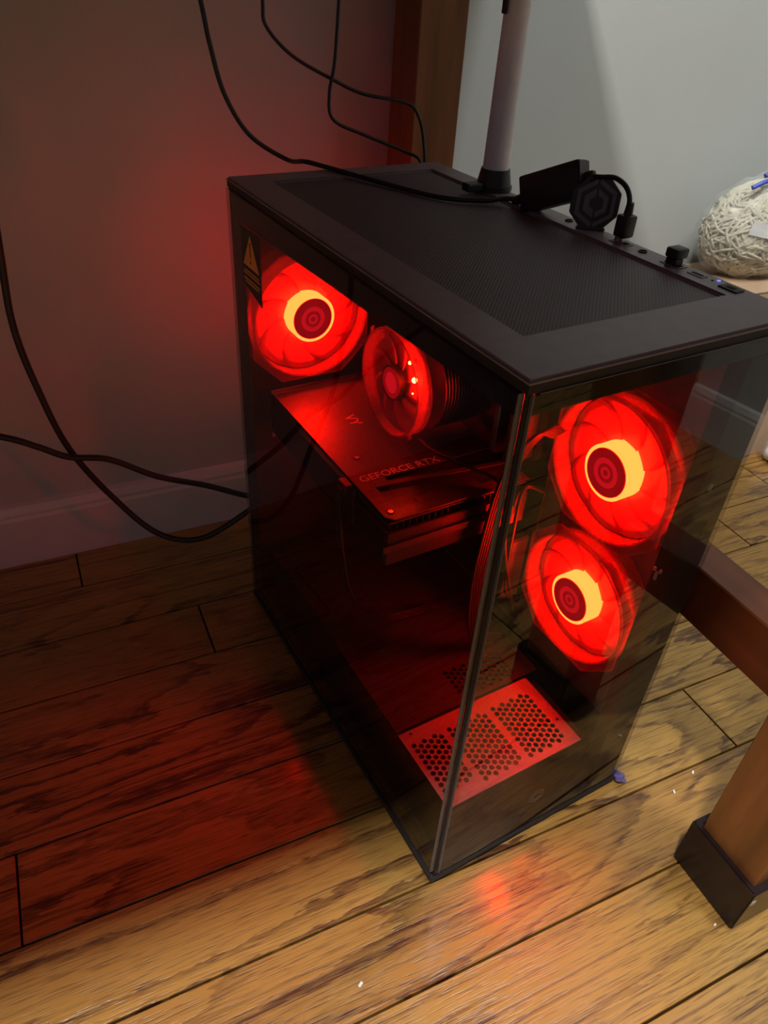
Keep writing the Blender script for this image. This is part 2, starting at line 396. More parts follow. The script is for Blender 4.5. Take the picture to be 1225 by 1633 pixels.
# ceiling lamp (out of frame): the light of the room
lamp = thing('ceiling_lamp', 'flat square ceiling lamp lighting the room above the desk', 'lamp', (CEIL['u'], CEIL['v'], ZC-0.08), room=True)
MB(ROOM).box(CEIL['u']-0.2, CEIL['u']+0.2, CEIL['v']-0.2, CEIL['v']+0.2, ZC-0.06, ZC-0.0005, 0.006).build('lamp_housing', 'trim', lamp)
MB(ROOM).box(CEIL['u']-0.18, CEIL['u']+0.18, CEIL['v']-0.18, CEIL['v']+0.18, ZC-0.066, ZC-0.0601, 0.002).build('diffuser', 'lampglow', lamp)
ld = bpy.data.lights.new('ceiling_light', 'AREA'); ld.shape = 'SQUARE'; ld.size = CEIL['size']; ld.energy = LAMP_POWER; ld.color = CEIL['color']
l2 = bpy.data.lights.new('added_fill_light', 'AREA'); l2.shape = 'SQUARE'; l2.size = 0.3; l2.energy = FILL_POWER; l2.color = (0.93, 1.0, 0.98)  # added fill light without a fixture, brightens the wall at right
lo2 = bpy.data.objects.new('added_fill_light', l2); COL.objects.link(lo2); lo2.matrix_world = ROOM @ Matrix.Translation((0.60, -0.50, 2.3))
lo = bpy.data.objects.new('ceiling_light', ld); COL.objects.link(lo); lo.matrix_world = ROOM @ Matrix.Translation((CEIL['u'], CEIL['v'], CEIL['z']))

# ------------------------------------------------------------------ desk over the computer
desk = thing('desk', 'stained wooden desk over the computer, square legs in black foot caps', 'desk', (0.24, 0.2, 0), room=True)
MB(ROOM).box(-1.12, 0.30, -0.155, 0.525, 0.730, 0.755, 0.002).build('tabletop', 'deskwood', desk)
for u0 in (0.2055, -1.10):
    for v0, v1, um in ((-0.120, -0.0665, 0), (0.470, 0.524, -0.0325)):
        if u0 < 0: um = 0
        a, b = u0+um, u0+um+0.050
        MB(ROOM).box(a, b, v0, v1, 0.004, 0.7299, 0.0012).build('leg', 'deskwood', desk)
        fc = MB(ROOM)
        fc.ringprism([(a-0.006, v0-0.006), (b+0.006, v0-0.006), (b+0.006, v1+0.006), (a-0.006, v1+0.006)],
                     [(a-0.0002, v0-0.0002), (b+0.0002, v0-0.0002), (b+0.0002, v1+0.0002), (a-0.0002, v1+0.0002)], 0.0002, 0.055)
        bmesh.ops.bevel(fc.bm, geom=list(fc.bm.edges), offset=0.0011, segments=2, affect='EDGES')
        f = fc.build('foot_cap', 'footcap', desk, 'glossy black foot cap')
        if u0 > 0 and v0 < 0:
            MB(ROOM).sphere((a-0.0048+0.003, v0-0.0062, 0.0415), 0.0032, (1, 0.25, 1.25)).build('paint_chip', 'chip', f, 'pale chip in the black lacquer')
    MB(ROOM).box(u0+0.010, u0+0.042, -0.0664, 0.470, 0.197, 0.246, 0.0012).build('stretcher', 'deskside', desk)
MB(ROOM).box(-1.05, 0.2054, 0.500, 0.520, 0.66, 0.7299, 0.001).build('apron', 'deskwood', desk)

# ------------------------------------------------------------------ computer case (its near bottom corner is the world origin)
CW, CD, CH = 0.197, 0.379, 0.452
case = thing('computer_case', 'black tower computer case with smoked glass front and side on the floor', 'computer case', (CW/2, CD/2, 0))
m = MB(); m.box(-0.0035, CW+0.001, -0.0015, CD, 0.0035, 0.0085, 0.001)
m.box(0.0, CW, 0.0005, CD, 0.0086, 0.014)
m.build('chassis_base', 'black', case)
for x in (0.025, CW-0.025):
    for y in (0.03, CD-0.03): MB().cyl((x, y, 0.0002), (0, 0, 1), 0.011, 0.0033, 20).build('foot', 'dark', case)
# lid: rim around the recessed dust filter
mx0, mx1, my0, my1 = 0.028, 0.176, 0.040, 0.354
lid = MB()
lid.ringprism([(-0.0015, -0.0015), (CW+0.001, -0.0015), (CW+0.001, CD), (-0.0015, CD)], [(mx0, my0), (mx1, my0), (mx1, my1), (mx0, my1)], 0.4496, CH)
bmesh.ops.bevel(lid.bm, geom=[e for e in lid.bm.edges if abs(e.verts[0].co.z-CH) < 1e-5 and abs(e.verts[1].co.z-CH) < 1e-5 and len(e.link_faces) == 2 and e.calc_face_angle() > 0.5],
                offset=0.0014, segments=2, affect='EDGES')
lidp = lid.build('lid', 'lid', case)
MB().ringprism([(-0.0012, -0.0012), (CW+0.0007, -0.0012), (CW+0.0007, CD), (-0.0012, CD)], [(mx0, my0), (mx1, my0), (mx1, my1), (mx0, my1)], 0.4446, 0.4495).build('lid_rim', 'black', case)
MB().box(mx0+0.0003, mx1-0.0003, my0+0.0003, my1-0.0003, 0.4465, 0.4500, 0.0008).build('dust_filter', 'filter', lidp, 'finely perforated dust filter')
MB().box(0.004, CW-0.004, CD-0.02, CD-0.003, 0.425, 0.4445).build('rear_rail', 'black', case)
MB().box(CW-0.0015, CW, 0.0029, CD, 0.0142, 0.4445).build('right_side_panel', 'black', case)
# rear panel with a honeycomb vent behind the fan
rp = MB().box(0.0, CW-0.0016, CD-0.0015, CD, 0.0142, 0.4445).build('rear_panel', 'black', case)
ct = MB()
for i in range(-6, 7):
    for j in range(-7, 8):
        px, pz = 0.057 + i*0.0092 + (0.0046 if j % 2 else 0), 0.3365 + j*0.0080
        if math.hypot(px-0.057, pz-0.3365) < 0.049:
            ct.cyl((px, CD-0.006, pz), (0, 1, 0), 0.0042, 0.010, 6, T=I4)
cut(rp, ct.build('cutter', 'dark'))
# glass
sg = MB().box(-0.0030, 0.0, 0.0030, CD-0.001, 0.0150, 0.4440, 0.0004).build('side_glass', 'glass', case, 'smoked glass side pane')
fg = MB().box(0.0030, CW, -0.0030+0.0015, 0.0015, 0.0150, 0.4440, 0.0004).build('front_glass', 'glass', case, 'smoked glass front pane')
# painted bands behind the glass
MB().prism([(0.0035, 0.4300), (CD-0.002, 0.4215), (CD-0.002, 0.4438), (0.0035, 0.4438)], 0.0004, 0.0012, Matrix(((0, 0, 1, 0), (1, 0, 0, 0), (0, 1, 0, 0), (0, 0, 0, 1)))).build('painted_band', 'band', sg, 'black painted band along the top of the pane')
MB().box(0.0004, 0.0012, 0.3560, CD-0.002, 0.015, 0.4214).build('painted_band', 'band', sg, 'black painted band at the rear of the pane')
MB().box(0.0004, 0.0012, 0.0035, 0.3559, 0.015, 0.030).build('painted_band', 'band', sg, 'black painted band along the foot of the pane')
MB().box(0.0060, CW-0.002, 0.00152, 0.00158, 0.4310, 0.4438).build('painted_band', 'band', fg, 'black painted band along the top of the pane')
# ground edges of both panes at the corner
MB().box(-0.0032, 0.0001, 0.0022, 0.0029, 0.0150, 0.4440).build('pane_edge', 'glassedge', sg, 'pale ground edge of the pane')
MB().box(0.0022, 0.0029, -0.0018, 0.0014, 0.0150, 0.4440).build('pane_edge', 'glassedge', fg, 'pale ground edge of the pane')
MB().box(0.0060, CW-0.001, -0.0019, -0.0014, 0.4440, 0.4445).build('top_edge', 'glassedge', fg, 'thin pale upper edge of the pane')
MB().box(0.0002, 0.0021, 0.0002, 0.0021, 0.0142, 0.4445).build('corner_post', 'dark', case)
# inner parts
MB().box(0.182, 0.1835, 0.020, CD-0.002, 0.080, 0.4300).build('motherboard_tray', 'tray', case)
fl = MB(); fl.box(0.165, 0.1665, 0.0016, 0.0145, 0.0142, 0.4300); fl.box(0.1666, CW-0.0001, 0.0016, 0.0028, 0.0142, 0.4300); fl.box(0.1666, 0.1834, 0.0130, 0.0145, 0.0142, 0.4300)
flg = fl.build('front_column', 'dark', case)
for (y, z, h) in ((0.0100, 0.261, 0.0075), (0.0075, 0.2665, 0.003), (0.0125, 0.2655, 0.003)):
    MB().box(0.1630, 0.1649, y-0.0009, y+0.0009, z-h/2, z+h/2, 0.0003).build('clip', 'print', flg, 'small pale clip')
MB().box(0.172, 0.175, 0.00152, 0.00159, 0.337, 0.342, 0.0003).build('clip', 'print', flg, 'small pale clip')
MB().cyl((0.178, 0.00152, 0.262), (0, 1, 0), 0.0016, 0.00007, 12).build('screw', 'steel', flg)
# power supply cover: perforated plate in front, plain plate behind, dark flanks
ZS = 0.080
HX = 0.0058
def hexplate(name, x0, x1, y0, y1, groups, parent, label=None, m_='shroud'):
    o = MB().box(x0, x1, y0, y1, ZS-0.0012, ZS).build(name, m_, parent, label)
    c = MB()
    for gx0, gx1, gy0, gy1 in groups:
        i = 0; x = gx0
        while x <= gx1 + 1e-6:
            y = gy0 + (HX/2 if i % 2 else 0)
            while y <= gy1 + 1e-6:
                c.cyl((x, y, ZS-0.004), (0, 0, 1), 0.00245, 0.008, 6); y += HX
            x += HX*0.87; i += 1
    for x, y in ((x1-0.0045, (y0+y1)/2-0.012), (x0+0.010, y1-0.0035)): c.cyl((x, y, ZS-0.004), (0, 0, 1), 0.0013, 0.008, 10)
    cut(o, c.build('cutter', 'dark'))
    return o
psc = MB()
psc.box(0.0125, 0.0137, 0.0135, 0.350, 0.0142, ZS-0.0013); psc.box(0.0125, 0.160, 0.0120, 0.0134, 0.0142, ZS-0.0013)
psc.box(0.0138, 0.160, 0.0136, 0.3495, 0.040, 0.0412)
pc = psc.build('power_supply_cover', 'dark', case, 'black flanks of the power supply cover')
hexplate('perforated_plate', 0.0125, 0.1480, 0.0120, 0.0870, ((0.100, 0.1370, 0.0200, 0.0750), (0.0540, 0.0910, 0.0200, 0.0750), (0.0190, 0.0450, 0.0260, 0.0750)), pc, 'steel plate with honeycomb holes')
hexplate('rear_plate', 0.0125, 0.1640, 0.0900, 0.3500, ((0.085, 0.145, 0.0960, 0.1250),), pc, m_='black')
MB().box(0.1490, 0.1640, 0.0190, 0.0890, 0.055, 0.0650).build('cable_bay', 'dark', pc)
# emblem in the front pane: thin hexagon outline
hxp = lambda r, n=6, a0=math.pi/6: [(r*math.cos(a0+2*math.pi*i/n), r*math.sin(a0+2*math.pi*i/n)) for i in range(n)]
T = Matrix.Translation((0.100, 0.0029, 0.045)) @ Matrix.Rotation(math.pi/2, 4, 'X')
MB().ringprism(hxp(0.0085), hxp(0.0074), 0, 0.0004, T).build('emblem', 'printdim', case, 'faint hexagon emblem low in the front pane')
MB().ringprism(hxp(0.0050), hxp(0.0041), 0, 0.0004, T).build('emblem', 'printdim', case, 'faint inner hexagon of the emblem')

# controls on the strip beside the dust filter
ZT = CH
def slot(name, y, w, l, ring=True, label=None, x=0.1885):
    o = MB()
    o.ringprism([(x-w/2-0.0012, y-l/2-0.0012), (x+w/2+0.0012, y-l/2-0.0012), (x+w/2+0.0012, y+l/2+0.0012), (x-w/2-0.0012, y+l/2+0.0012)],
                [(x-w/2, y-l/2), (x+w/2, y-l/2), (x+w/2, y+l/2), (x-w/2, y+l/2)], ZT+0.00005, ZT+0.0005)
    p = o.build(name, 'lid', case, label)
    MB().box(x-w/2, x+w/2, y-l/2, y+l/2, ZT+0.00005, ZT+0.0002).build('opening', 'void', p)
    return p
slot('usb_port', 0.136, 0.0060, 0.0130, label='port under the standing plug')
slot('usb_port', 0.0895, 0.0060, 0.0130, label='port under the small dongle')
slot('usb_port', 0.0700, 0.0034, 0.0088, label='small free port by the blue light')
for y in (0.189, 0.116):
    o = MB().torus((0.1885, y, ZT+0.0004), (0, 0, 1), 0.0026, 0.0005, 20, 6).build('audio_jack', 'black', case)
    MB().cyl((0.1885, y, ZT+0.00005), (0, 0, 1), 0.0021, 0.0002, 16).build('opening', 'void', o)
MB().cyl((0.1895, 0.0590, ZT), (0, 0, 1), 0.0009, 0.0003, 12).build('indicator_hole', 'void', case)
MB().cyl((0.1925, 0.0568, ZT), (0, 0, 1), 0.0011, 0.0005, 12).build('power_light', 'blue', case, 'lit blue power light')
pb = MB().box(0.1840, 0.1925, 0.0375, 0.0510, ZT+0.00005, ZT+0.0009, 0.0004).build('power_button', 'black', case, 'flat rectangular power button')
MB().box(0.1868, 0.1898, 0.0415, 0.0470, ZT+0.0010, ZT+0.0012).build('symbol', 'void', pb)

# warning sticker on the side pane
XS = -0.0031
def yz(y, z, x=XS): return (x, y, z)
st = MB().prism([(-0.349, 0.4235), (-0.3095, 0.4245), (-0.3095, 0.3690), (-0.349, 0.3785)], 0, 0.0001, Matrix(((0, 0, -1, XS), (-1, 0, 0, 0), (0, 1, 0, 0), (0, 0, 0, 1)))).build(
    'warning_sticker', 'sticker', case, 'black warning sticker with orange triangle')
SM = Matrix(((0, 0, -1, XS-0.00015), (-1, 0, 0, 0), (0, 1, 0, 0), (0, 0, 0, 1)))
MB().prism([(-0.3460, 0.3945), (-0.3135, 0.3945), (-0.3300, 0.4200)], 0, 0.0001, SM).build('warning_triangle', 'orange', st, 'orange triangle')
SM2 = Matrix(((0, 0, -1, XS-0.0003), (-1, 0, 0, 0), (0, 1, 0, 0), (0, 0, 0, 1)))
em = MB(); em.prism([(-0.3312, 0.4145), (-0.3288, 0.4145), (-0.3293, 0.4030), (-0.3307, 0.4030)], 0, 0.0001, SM2)
em.prism([(-0.3312, 0.4005), (-0.3288, 0.4005), (-0.3288, 0.3983), (-0.3312, 0.3983)], 0, 0.0001, SM2)
em.build('exclamation_mark', 'sticker', st)
for z, w in ((0.3905, 0.030), (0.3880, 0.034), (0.3835, 0.033), (0.3810, 0.028)):
    MB().box(XS-0.0003, XS-0.00015, 0.3295-w/2, 0.3295+w/2, z-0.0006, z+0.0006).build('text_line', 'orange', st)

# ------------------------------------------------------------------ fans
def octagon(n, half, cutc):
    """square with clipped corners, sampled at n angles"""
    out = []
    for i in range(n):
        a = 2*math.pi*i/n; c, s = math.cos(a), math.sin(a)
        r = half/max(abs(c), abs(s)); d = (2*half-cutc)/(abs(c)+abs(s)); r = min(r, d); out.append((r*c, r*s))
    return out
circ = lambda n, r: [(r*math.cos(2*math.pi*i/n), r*math.sin(2*math.pi*i/n)) for i in range(n)]
def blade_mesh(r0, r1, span, pitch, nr=5, na=7, th=0.0008):
    bm = bmesh.new(); V_ = []
    for side in (0, 1):
        g = []
        for i in range(nr+1):
            t = i/nr; r = r0 + (r1-r0)*t; row = []
            for j in range(na+1):
                s = j/na - 0.5; a = s*span*(1 - 0.12*t) + 0.42*t*t
                z = -s*pitch*(1.1 - 0.4*t) + 0.0012*math.cos(s*math.pi) + side*th
                row.append(bm.verts.new((r*math.cos(a), r*math.sin(a), z)))
            g.append(row)
        V_.append(g)
    for side in (0, 1):
        g = V_[side]
        for i in range(nr):
            for j in range(na):
                q = (g[i][j], g[i+1][j], g[i+1][j+1], g[i][j+1]); bm.faces.new(q if side else q[::-1])
    a, b = V_
    per = [(i, 0) for i in range(nr+1)] + [(nr, j) for j in range(1, na+1)] + [(i, na) for i in range(nr-1, -1, -1)] + [(0, j) for j in range(na-1, 0, -1)]
    for k in range(len(per)):
        p, q = per[k], per[(k+1) % len(per)]
        bm.faces.new((a[p[0]][p[1]], a[q[0]][q[1]], b[q[0]][q[1]], b[p[0]][p[1]]))
    bmesh.ops.recalc_face_normals(bm, faces=bm.faces)
    for f in bm.faces: f.smooth = True
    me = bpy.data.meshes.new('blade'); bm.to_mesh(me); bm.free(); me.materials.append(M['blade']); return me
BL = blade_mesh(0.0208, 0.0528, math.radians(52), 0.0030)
def place_blades(root, X, me, n):
    for k in range(n):
        o = bpy.data.objects.new('blade', me); COL.objects.link(o); o.parent = root
        o.matrix_local = WM[root.name].inverted() @ X @ Matrix.Rotation(2*math.pi*k/n + 0.2, 4, 'Z')
def case_fan(c, axis, label, group, half=0.0565, clip=0.026):
    """c: centre of the frame's front face; axis: the way it blows at the viewer"""
    q = Vector(axis).to_track_quat('Z', 'Y').to_matrix().to_4x4()
    X = Matrix.Translation(c) @ q                         # local z = towards the front
    root = thing('case_fan', label, 'fan', (c[0], c[1], c[2]-half), group)
    f = MB(); f.ringprism(octagon(64, half, clip), circ(64, 0.0540), -0.0030, 0.0, X); f.ringprism(octagon(64, half, clip), circ(64, 0.0540), -0.0220, -0.0190, X)
    f.ringprism(circ(64, 0.0560), circ(64, 0.0540), -0.0189, -0.0031, X)
    fr = f.build('frame', 'frost', root)
    rm = MB().torus((0, 0, 0.0004), (0, 0, 1), 0.0549, 0.0007, 64, 6, X).build('rim', 'frost', fr)
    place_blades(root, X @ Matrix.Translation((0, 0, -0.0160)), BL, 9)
    MB().cyl((0, 0, -0.0178), (0, 0, 1), 0.0213, 0.0176, 48, T=X, caps=False).build('light_ring', 'ring', root, 'glowing orange-red ring around the hub', smooth_=30)
    st = MB()
    for a in range(4): st.box(0.010, 0.0545, -0.0018, 0.0018, -0.0215, -0.0195, T=X @ Matrix.Rotation(a*math.pi/2+0.4, 4, 'Z'))
    st.build('strut', 'frost', root)
    MB().ringprism(circ(40, 0.0190), circ(40, 0.0120), -0.0194, -0.0191, X).build('light_ring', 'backglow', root, 'added hidden glow on the back of the hub')  # added glow, shines through the rear vent onto the wall
    hub = MB().cyl((0, 0, -0.0190), (0, 0, 1), 0.0209, 0.0190, 40, T=X).cyl((0, 0, 0.0), (0, 0, 1), 0.0186, 0.0010, 40, T=X).build('hub', 'dark', root, 'dark hub cap with concentric rings')
    for r0, r1, mm, z in ((0, 0.0024, 'capglow', 0), (0.0024, 0.0046, 'capring', 0), (0.0046, 0.0074, 'capglow', 0), (0.0074, 0.0115, 'capring', 0), (0.0115, 0.0185, 'capglow', 0)):
        d = MB()
        if r0 == 0: d.cyl((0, 0, 0.00105), (0, 0, 1), r1, 0.0002, 24, T=X)
        else: d.ringprism(circ(40, r1), circ(40, r0), 0.00105, 0.00125, X)
        d.build('cap_ring', mm, hub)
    rr = MB().ringprism(circ(48, 0.0214), circ(48, 0.0187), 0.0000, 0.0004, X).build('hub_rim', 'ring', hub, 'bright lit rim of the hub')
    return root
case_fan((0.0588, 0.3480, 0.3365), (0, -1, 0), 'glowing red exhaust fan high at the rear, beside the warning sticker', 'lit red case fans')
case_fan((0.1590, 0.0715, 0.3120), (-1, 0, 0), 'upper of the two glowing red fans behind the front glass', 'lit red case fans')
case_fan((0.1590, 0.0715, 0.1870), (-1, 0, 0), 'lower of the two glowing red fans, just above the honeycomb plate', 'lit red case fans')

# processor cooler with its clear fan, facing the side pane
cc = Vector((0.075, 0.2390, 0.3210)); q = Vector((-1, 0, 0)).to_track_quat('Z', 'Y').to_matrix().to_4x4(); X = Matrix.Translation(cc) @ q
cool = thing('processor_cooler', 'round clear cooler fan seen edge-on in the middle of the case', 'cooler', (0.1, cc.y, cc.z-0.049))
f = MB(); f.ringprism(circ(64, 0.0450), circ(64, 0.0434), -0.013, 0.0, X)
for a in range(4): f.ringprism([(0.0490*math.cos(a*math.pi/2+b+0.785), 0.0490*math.sin(a*math.pi/2+b+0.785)) for b in (-0.06, 0.06, 0.0)] + [(0.0445*math.cos(a*math.pi/2+b+0.785), 0.0445*math.sin(a*math.pi/2+b+0.785)) for b in (0.12,)] , [(0.0465*math.cos(a*math.pi/2+0.785+b), 0.0465*math.sin(a*math.pi/2+0.785+b)) for b in (-0.02, 0.02, 0.0, 0.03)], -0.003, -0.001, X)
fr = f.build('frame', 'clear', cool, 'clear plastic fan frame')
MB().torus((0, 0, 0.0), (0, 0, 1), 0.0440, 0.0007, 64, 6, X).build('rim', 'frost', fr)
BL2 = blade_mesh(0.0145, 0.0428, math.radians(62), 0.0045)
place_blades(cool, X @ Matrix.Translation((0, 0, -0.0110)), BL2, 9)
hub = MB().cyl((0, 0, -0.019), (0, 0, 1), 0.0145, 0.0165, 32, T=X).build('hub', 'dark', cool)
MB().torus((0, 0, -0.0020), (0, 0, 1), 0.0138, 0.0008, 40, 6, X).build('hub_rim', 'frost', hub, 'pale lit rim of the hub')
MB().ringprism(circ(40, 0.0130), circ(40, 0.0090), -0.0024, -0.0020, X).build('cap_ring', 'capglow', hub)
MB().cyl((0, 0, -0.0024), (0, 0, 1), 0.0088, 0.0003, 24, T=X).build('cap_ring', 'capring', hub)
for (y, z, r) in ((0.2180, 0.3475, 0.0014), (0.2095, 0.3365, 0.0023), (0.2105, 0.3245, 0.0007)):
    MB().sphere((0.0800, y, z), r, sub=2).build('light_diode', 'led', cool, 'bright yellow-white diode')
fn = MB()
for k in range(18): fn.cyl((0.1015+k*0.0030, cc.y, cc.z), (1, 0, 0), 0.0440, 0.0006, 32)
fn.build('cooling_fin', 'heatsink', cool, 'stack of round metal cooling fins', kind='stuff')
fnc = MB().cyl((0.101, cc.y, cc.z), (1, 0, 0), 0.016, 0.0600, 24).build('core', 'heatsink', cool)

# ------------------------------------------------------------------ motherboard, memory, graphics card, inner cables
mb = thing('motherboard', 'dark motherboard on the tray behind the cooler', 'motherboard', (0.172, 0.245, 0.10))
MB().box(0.1700, 0.1718, 0.136, 0.350, 0.100, 0.415).build('circuit_board', 'pcb', mb)
o = MB()
for k in range(7): o.box(0.1440+0.0, 0.1699, 0.300+k*0.006, 0.3035+k*0.006, 0.300, 0.385, 0.0006)
o.build('heatsink', 'heatsink', mb)
o = MB()
for k in range(8): o.box(0.150, 0.1699, 0.205+k*0.010, 0.212+k*0.010, 0.392, 0.410, 0.0006)
o.build('heatsink', 'heatsink', mb)
MB().box(0.150, 0.1699, 0.136+0.004, 0.180, 0.130, 0.200, 0.002).build('chipset_cover', 'heatsink', mb)
for k in range(4): MB().box(0.1620, 0.1699, 0.148+k*0.009, 0.1535+k*0.009, 0.275, 0.405, 0.0008).build('memory_slot', 'dark', mb)
for z in (0.236, 0.190, 0.150): MB().box(0.1610, 0.1699, 0.20, 0.325, z-0.004, z+0.004, 0.0008).build('expansion_slot', 'dark', mb)
MB().box(0.1350, 0.1699, 0.330, 0.3495, 0.31, 0.395, 0.001).build('port_block', 'dark', mb)
for k in range(2):
    r = thing('memory_module', ['memory stick nearer to the cooler', 'memory stick farther from the cooler, towards the front'][k], 'memory', (0.155, 0.1690-k*0.018, 0.275), 'memory sticks')
    y = 0.1690-k*0.018
    MB().box(0.1350, 0.1618, y-0.0012, y+0.0012, 0.278, 0.402).build('circuit_board', 'pcb', r)
    MB().box(0.1330, 0.1590, y-0.0032, y+0.0032, 0.280, 0.400, 0.0012).build('heat_spreader', 'heatsink', r)

# graphics card, backplate up
g = thing('graphics_card', 'graphics card lying flat in the case with lettering on its backplate', 'graphics card', (0.09, 0.24, 0.222))
ZG = 0.2680
bp = MB()
def quadprism(m_, pts, z0, z1): m_.prism(pts, z0, z1)
gx0, gx1, gy0, gy1 = 0.0200, 0.1520, 0.1380, 0.3540
quadprism(bp, [(gx0, 0.1900), (gx1, 0.1900), (gx1, gy1), (gx0, gy1)], ZG-0.0012, ZG)
quadprism(bp, [(gx0, 0.1440), (0.0325, 0.1500), (0.0325, 0.1900), (gx0, 0.1900)], ZG-0.0012, ZG)
quadprism(bp, [(gx0, 0.1440), (0.0255, gy0), (gx1, gy0), (gx1, 0.1480), (0.0325, 0.1500)], ZG-0.0012, ZG)
quadprism(bp, [(0.0325, 0.1802), (0.0430, 0.1790), (gx1, 0.1640), (gx1, 0.1680), (0.0460, 0.1840), (0.0460, 0.1900), (0.0325, 0.1900)], ZG-0.0012, ZG)
quadprism(bp, [(0.0530, 0.1490), (0.0530, 0.1555), (0.0700, 0.1570), (0.0700, 0.1545), (0.1100, 0.1545), (0.1100, 0.1485)], ZG-0.0012, ZG)
back = bp.build('backplate', 'alu', g, 'grey metal backplate with an angular opening')
Tt = lambda x, y, z, rz: Matrix.Translation((x, y, z)) @ Matrix.Rotation(rz, 4, 'Z')
text_obj('lettering', 'GEFORCE RTX', 0.0108, 'print', back, Tt(0.0258, 0.1905, ZG+0.0001, 0) @ Matrix.Diagonal((1.05, 1, 1, 1)), 0.00015, 'lettering GEFORCE RTX')
text_obj('lettering', 'VY', 0.0150, 'print', back, Tt(0.0600, 0.2880, ZG+0.0001, -math.pi/2), 0.00015, 'lettering VY')
for (x, y) in ((0.0268, 0.1475), (0.0390, 0.2230), (0.1300, 0.2230), (0.0260, 0.3450)):
    o = MB().cyl((x, y, ZG), (0, 0, 1), 0.0030, 0.0003, 20).build('screw_recess', 'void', back)
    MB().cyl((x, y, ZG+0.0003), (0, 0, 1), 0.0021, 0.0006, 16).build('screw', 'steel', back)
MB().box(0.0212, 0.1510, 0.1400, 0.3530, 0.2625, 0.2640).build('circuit_board', 'pcb', g)
sh = MB(); sh.box(0.0190, 0.1530, 0.1900, 0.3540, 0.2250, 0.2624, 0.002); sh.box(0.0190, 0.1530, 0.1370, 0.1410, 0.2250, 0.2560, 0.001)
sh.box(0.0190, 0.0225, 0.1411, 0.1899, 0.2250, 0.2560, 0.0008)
sh.build('cooler_shroud', 'dark', g)
fb = MB()
for k in range(22): fb.box(0.0235+k*0.0058, 0.0240+k*0.0058, 0.1412, 0.1898, 0.2270, 0.2600)
fb.build('cooling_fin', 'heatsink', g, kind='stuff')
MB().box(0.0150, 0.1400, 0.1345, 0.1368, 0.2400, 0.2460, 0.0008).build('trim_bar', 'alu', g)
MB().box(0.0190, 0.1500, 0.3545, 0.3555, 0.2200, 0.2700).build('bracket', 'steel', g)
pcn = MB().box(0.0120, 0.0189, 0.1920, 0.2050, 0.2590, 0.2670, 0.0008).build('power_socket', 'alu', g, 'small power socket on the card edge')

def cable(name, pts, r, label, group=None, m_='cable', seg=10, sub=8, F=I4, ends=()):
    o = MB(F).tube(pts, r, seg, sub)
    if not ends:
        x = o.build(name, m_, None, smooth_=60); return tag(x, label, 'cable', group)
    t = thing(name, label, 'cable', tuple((F @ Vector(pts[0]))), group); o.build('cord', m_, t, smooth_=60); return t
# power cables inside the case
cable('power_cable', [(0.164, 0.262, 0.276), (0.148, 0.250, 0.286), (0.1465, 0.208, 0.290)], 0.0001, 'x') if False else None
def bundle(name, pts, n, r, label, group, spread):
    t = thing(name, label, 'cable', tuple(pts[0]), group)
    for k in range(n):
        P = [tuple(Vector(p) + Vector(spread)*(k-(n-1)/2)) for p in pts]
        MB().tube(P, r, 7, 6).build('wire', 'cable', t, smooth_=60)
    return t
bundle('power_cable', [(0.1600, 0.1250, 0.315), (0.1400, 0.1230, 0.322), (0.1180, 0.1250, 0.295), (0.1100, 0.1270, 0.240), (0.1080, 0.1280, 0.170), (0.1200, 0.1300, 0.110), (0.1500, 0.1330, 0.086)], 6, 0.0016,
       'flat bundle of black power wires hanging behind the corner of the case', 'black cables inside the case', (0.0033, 0.0008, 0))
bundle('power_cable', [(0.0102, 0.1985, 0.2640), (0.0080, 0.1960, 0.2550), (0.0095, 0.1900, 0.2050), (0.0200, 0.1850, 0.150), (0.0600, 0.1900, 0.105), (0.1250, 0.200, 0.084)], 3, 0.0014,
       'black wires drooping from the edge of the graphics card', 'black cables inside the case', (0, 0.0030, 0))
cable('fan_cable', [(0.1650, 0.1310, 0.255), (0.1450, 0.1340, 0.262), (0.1400, 0.1320, 0.225), (0.1420, 0.1300, 0.160), (0.1600, 0.1310, 0.130)], 0.0017, 'thin dark cable beside the front fans', 'black cables inside the case')
cable('fan_cable', [(0.0900, 0.2100, 0.2800), (0.0860, 0.1800, 0.2860), (0.1000, 0.1500, 0.2850), (0.1200, 0.1310, 0.270), (0.1330, 0.1285, 0.200), (0.1560, 0.1290, 0.127)], 0.0015, 'thin dark cable running down from the cooler fan', 'black cables inside the case')

# ------------------------------------------------------------------ things on the lid
ant = thing('antenna', 'tall white antenna in a black swivel base on the case lid', 'antenna', (0.189, 0.282, ZT))
MB().cyl((0.189, 0.282, ZT+0.0002), (0, 0, 1), 0.0150, 0.0030, 28).cyl((0.189, 0.282, ZT+0.0033), (0, 0, 1), 0.0140, 0.0125, 28, 0.0115).build('base', 'adapter', ant, 'black flared base', smooth_=40)
MB().box(0.1600, 0.1745, 0.276, 0.286, ZT+0.0004, ZT+0.0065, 0.001).build('cable_outlet', 'adapter', ant)
rod = MB(); rod.cyl((0.189, 0.282, ZT+0.0045), (0, 0, 1), 0.0106, 0.265, 32, 0.0082)
rod.build('rod', 'antenna', ant, 'white tapering rod', smooth_=40)
MB().box(0.1768, 0.1786, 0.2795, 0.2850, ZT+0.118, ZT+0.160, 0.0006).build('clip', 'adapter', ant, 'dark strip near the upper end')

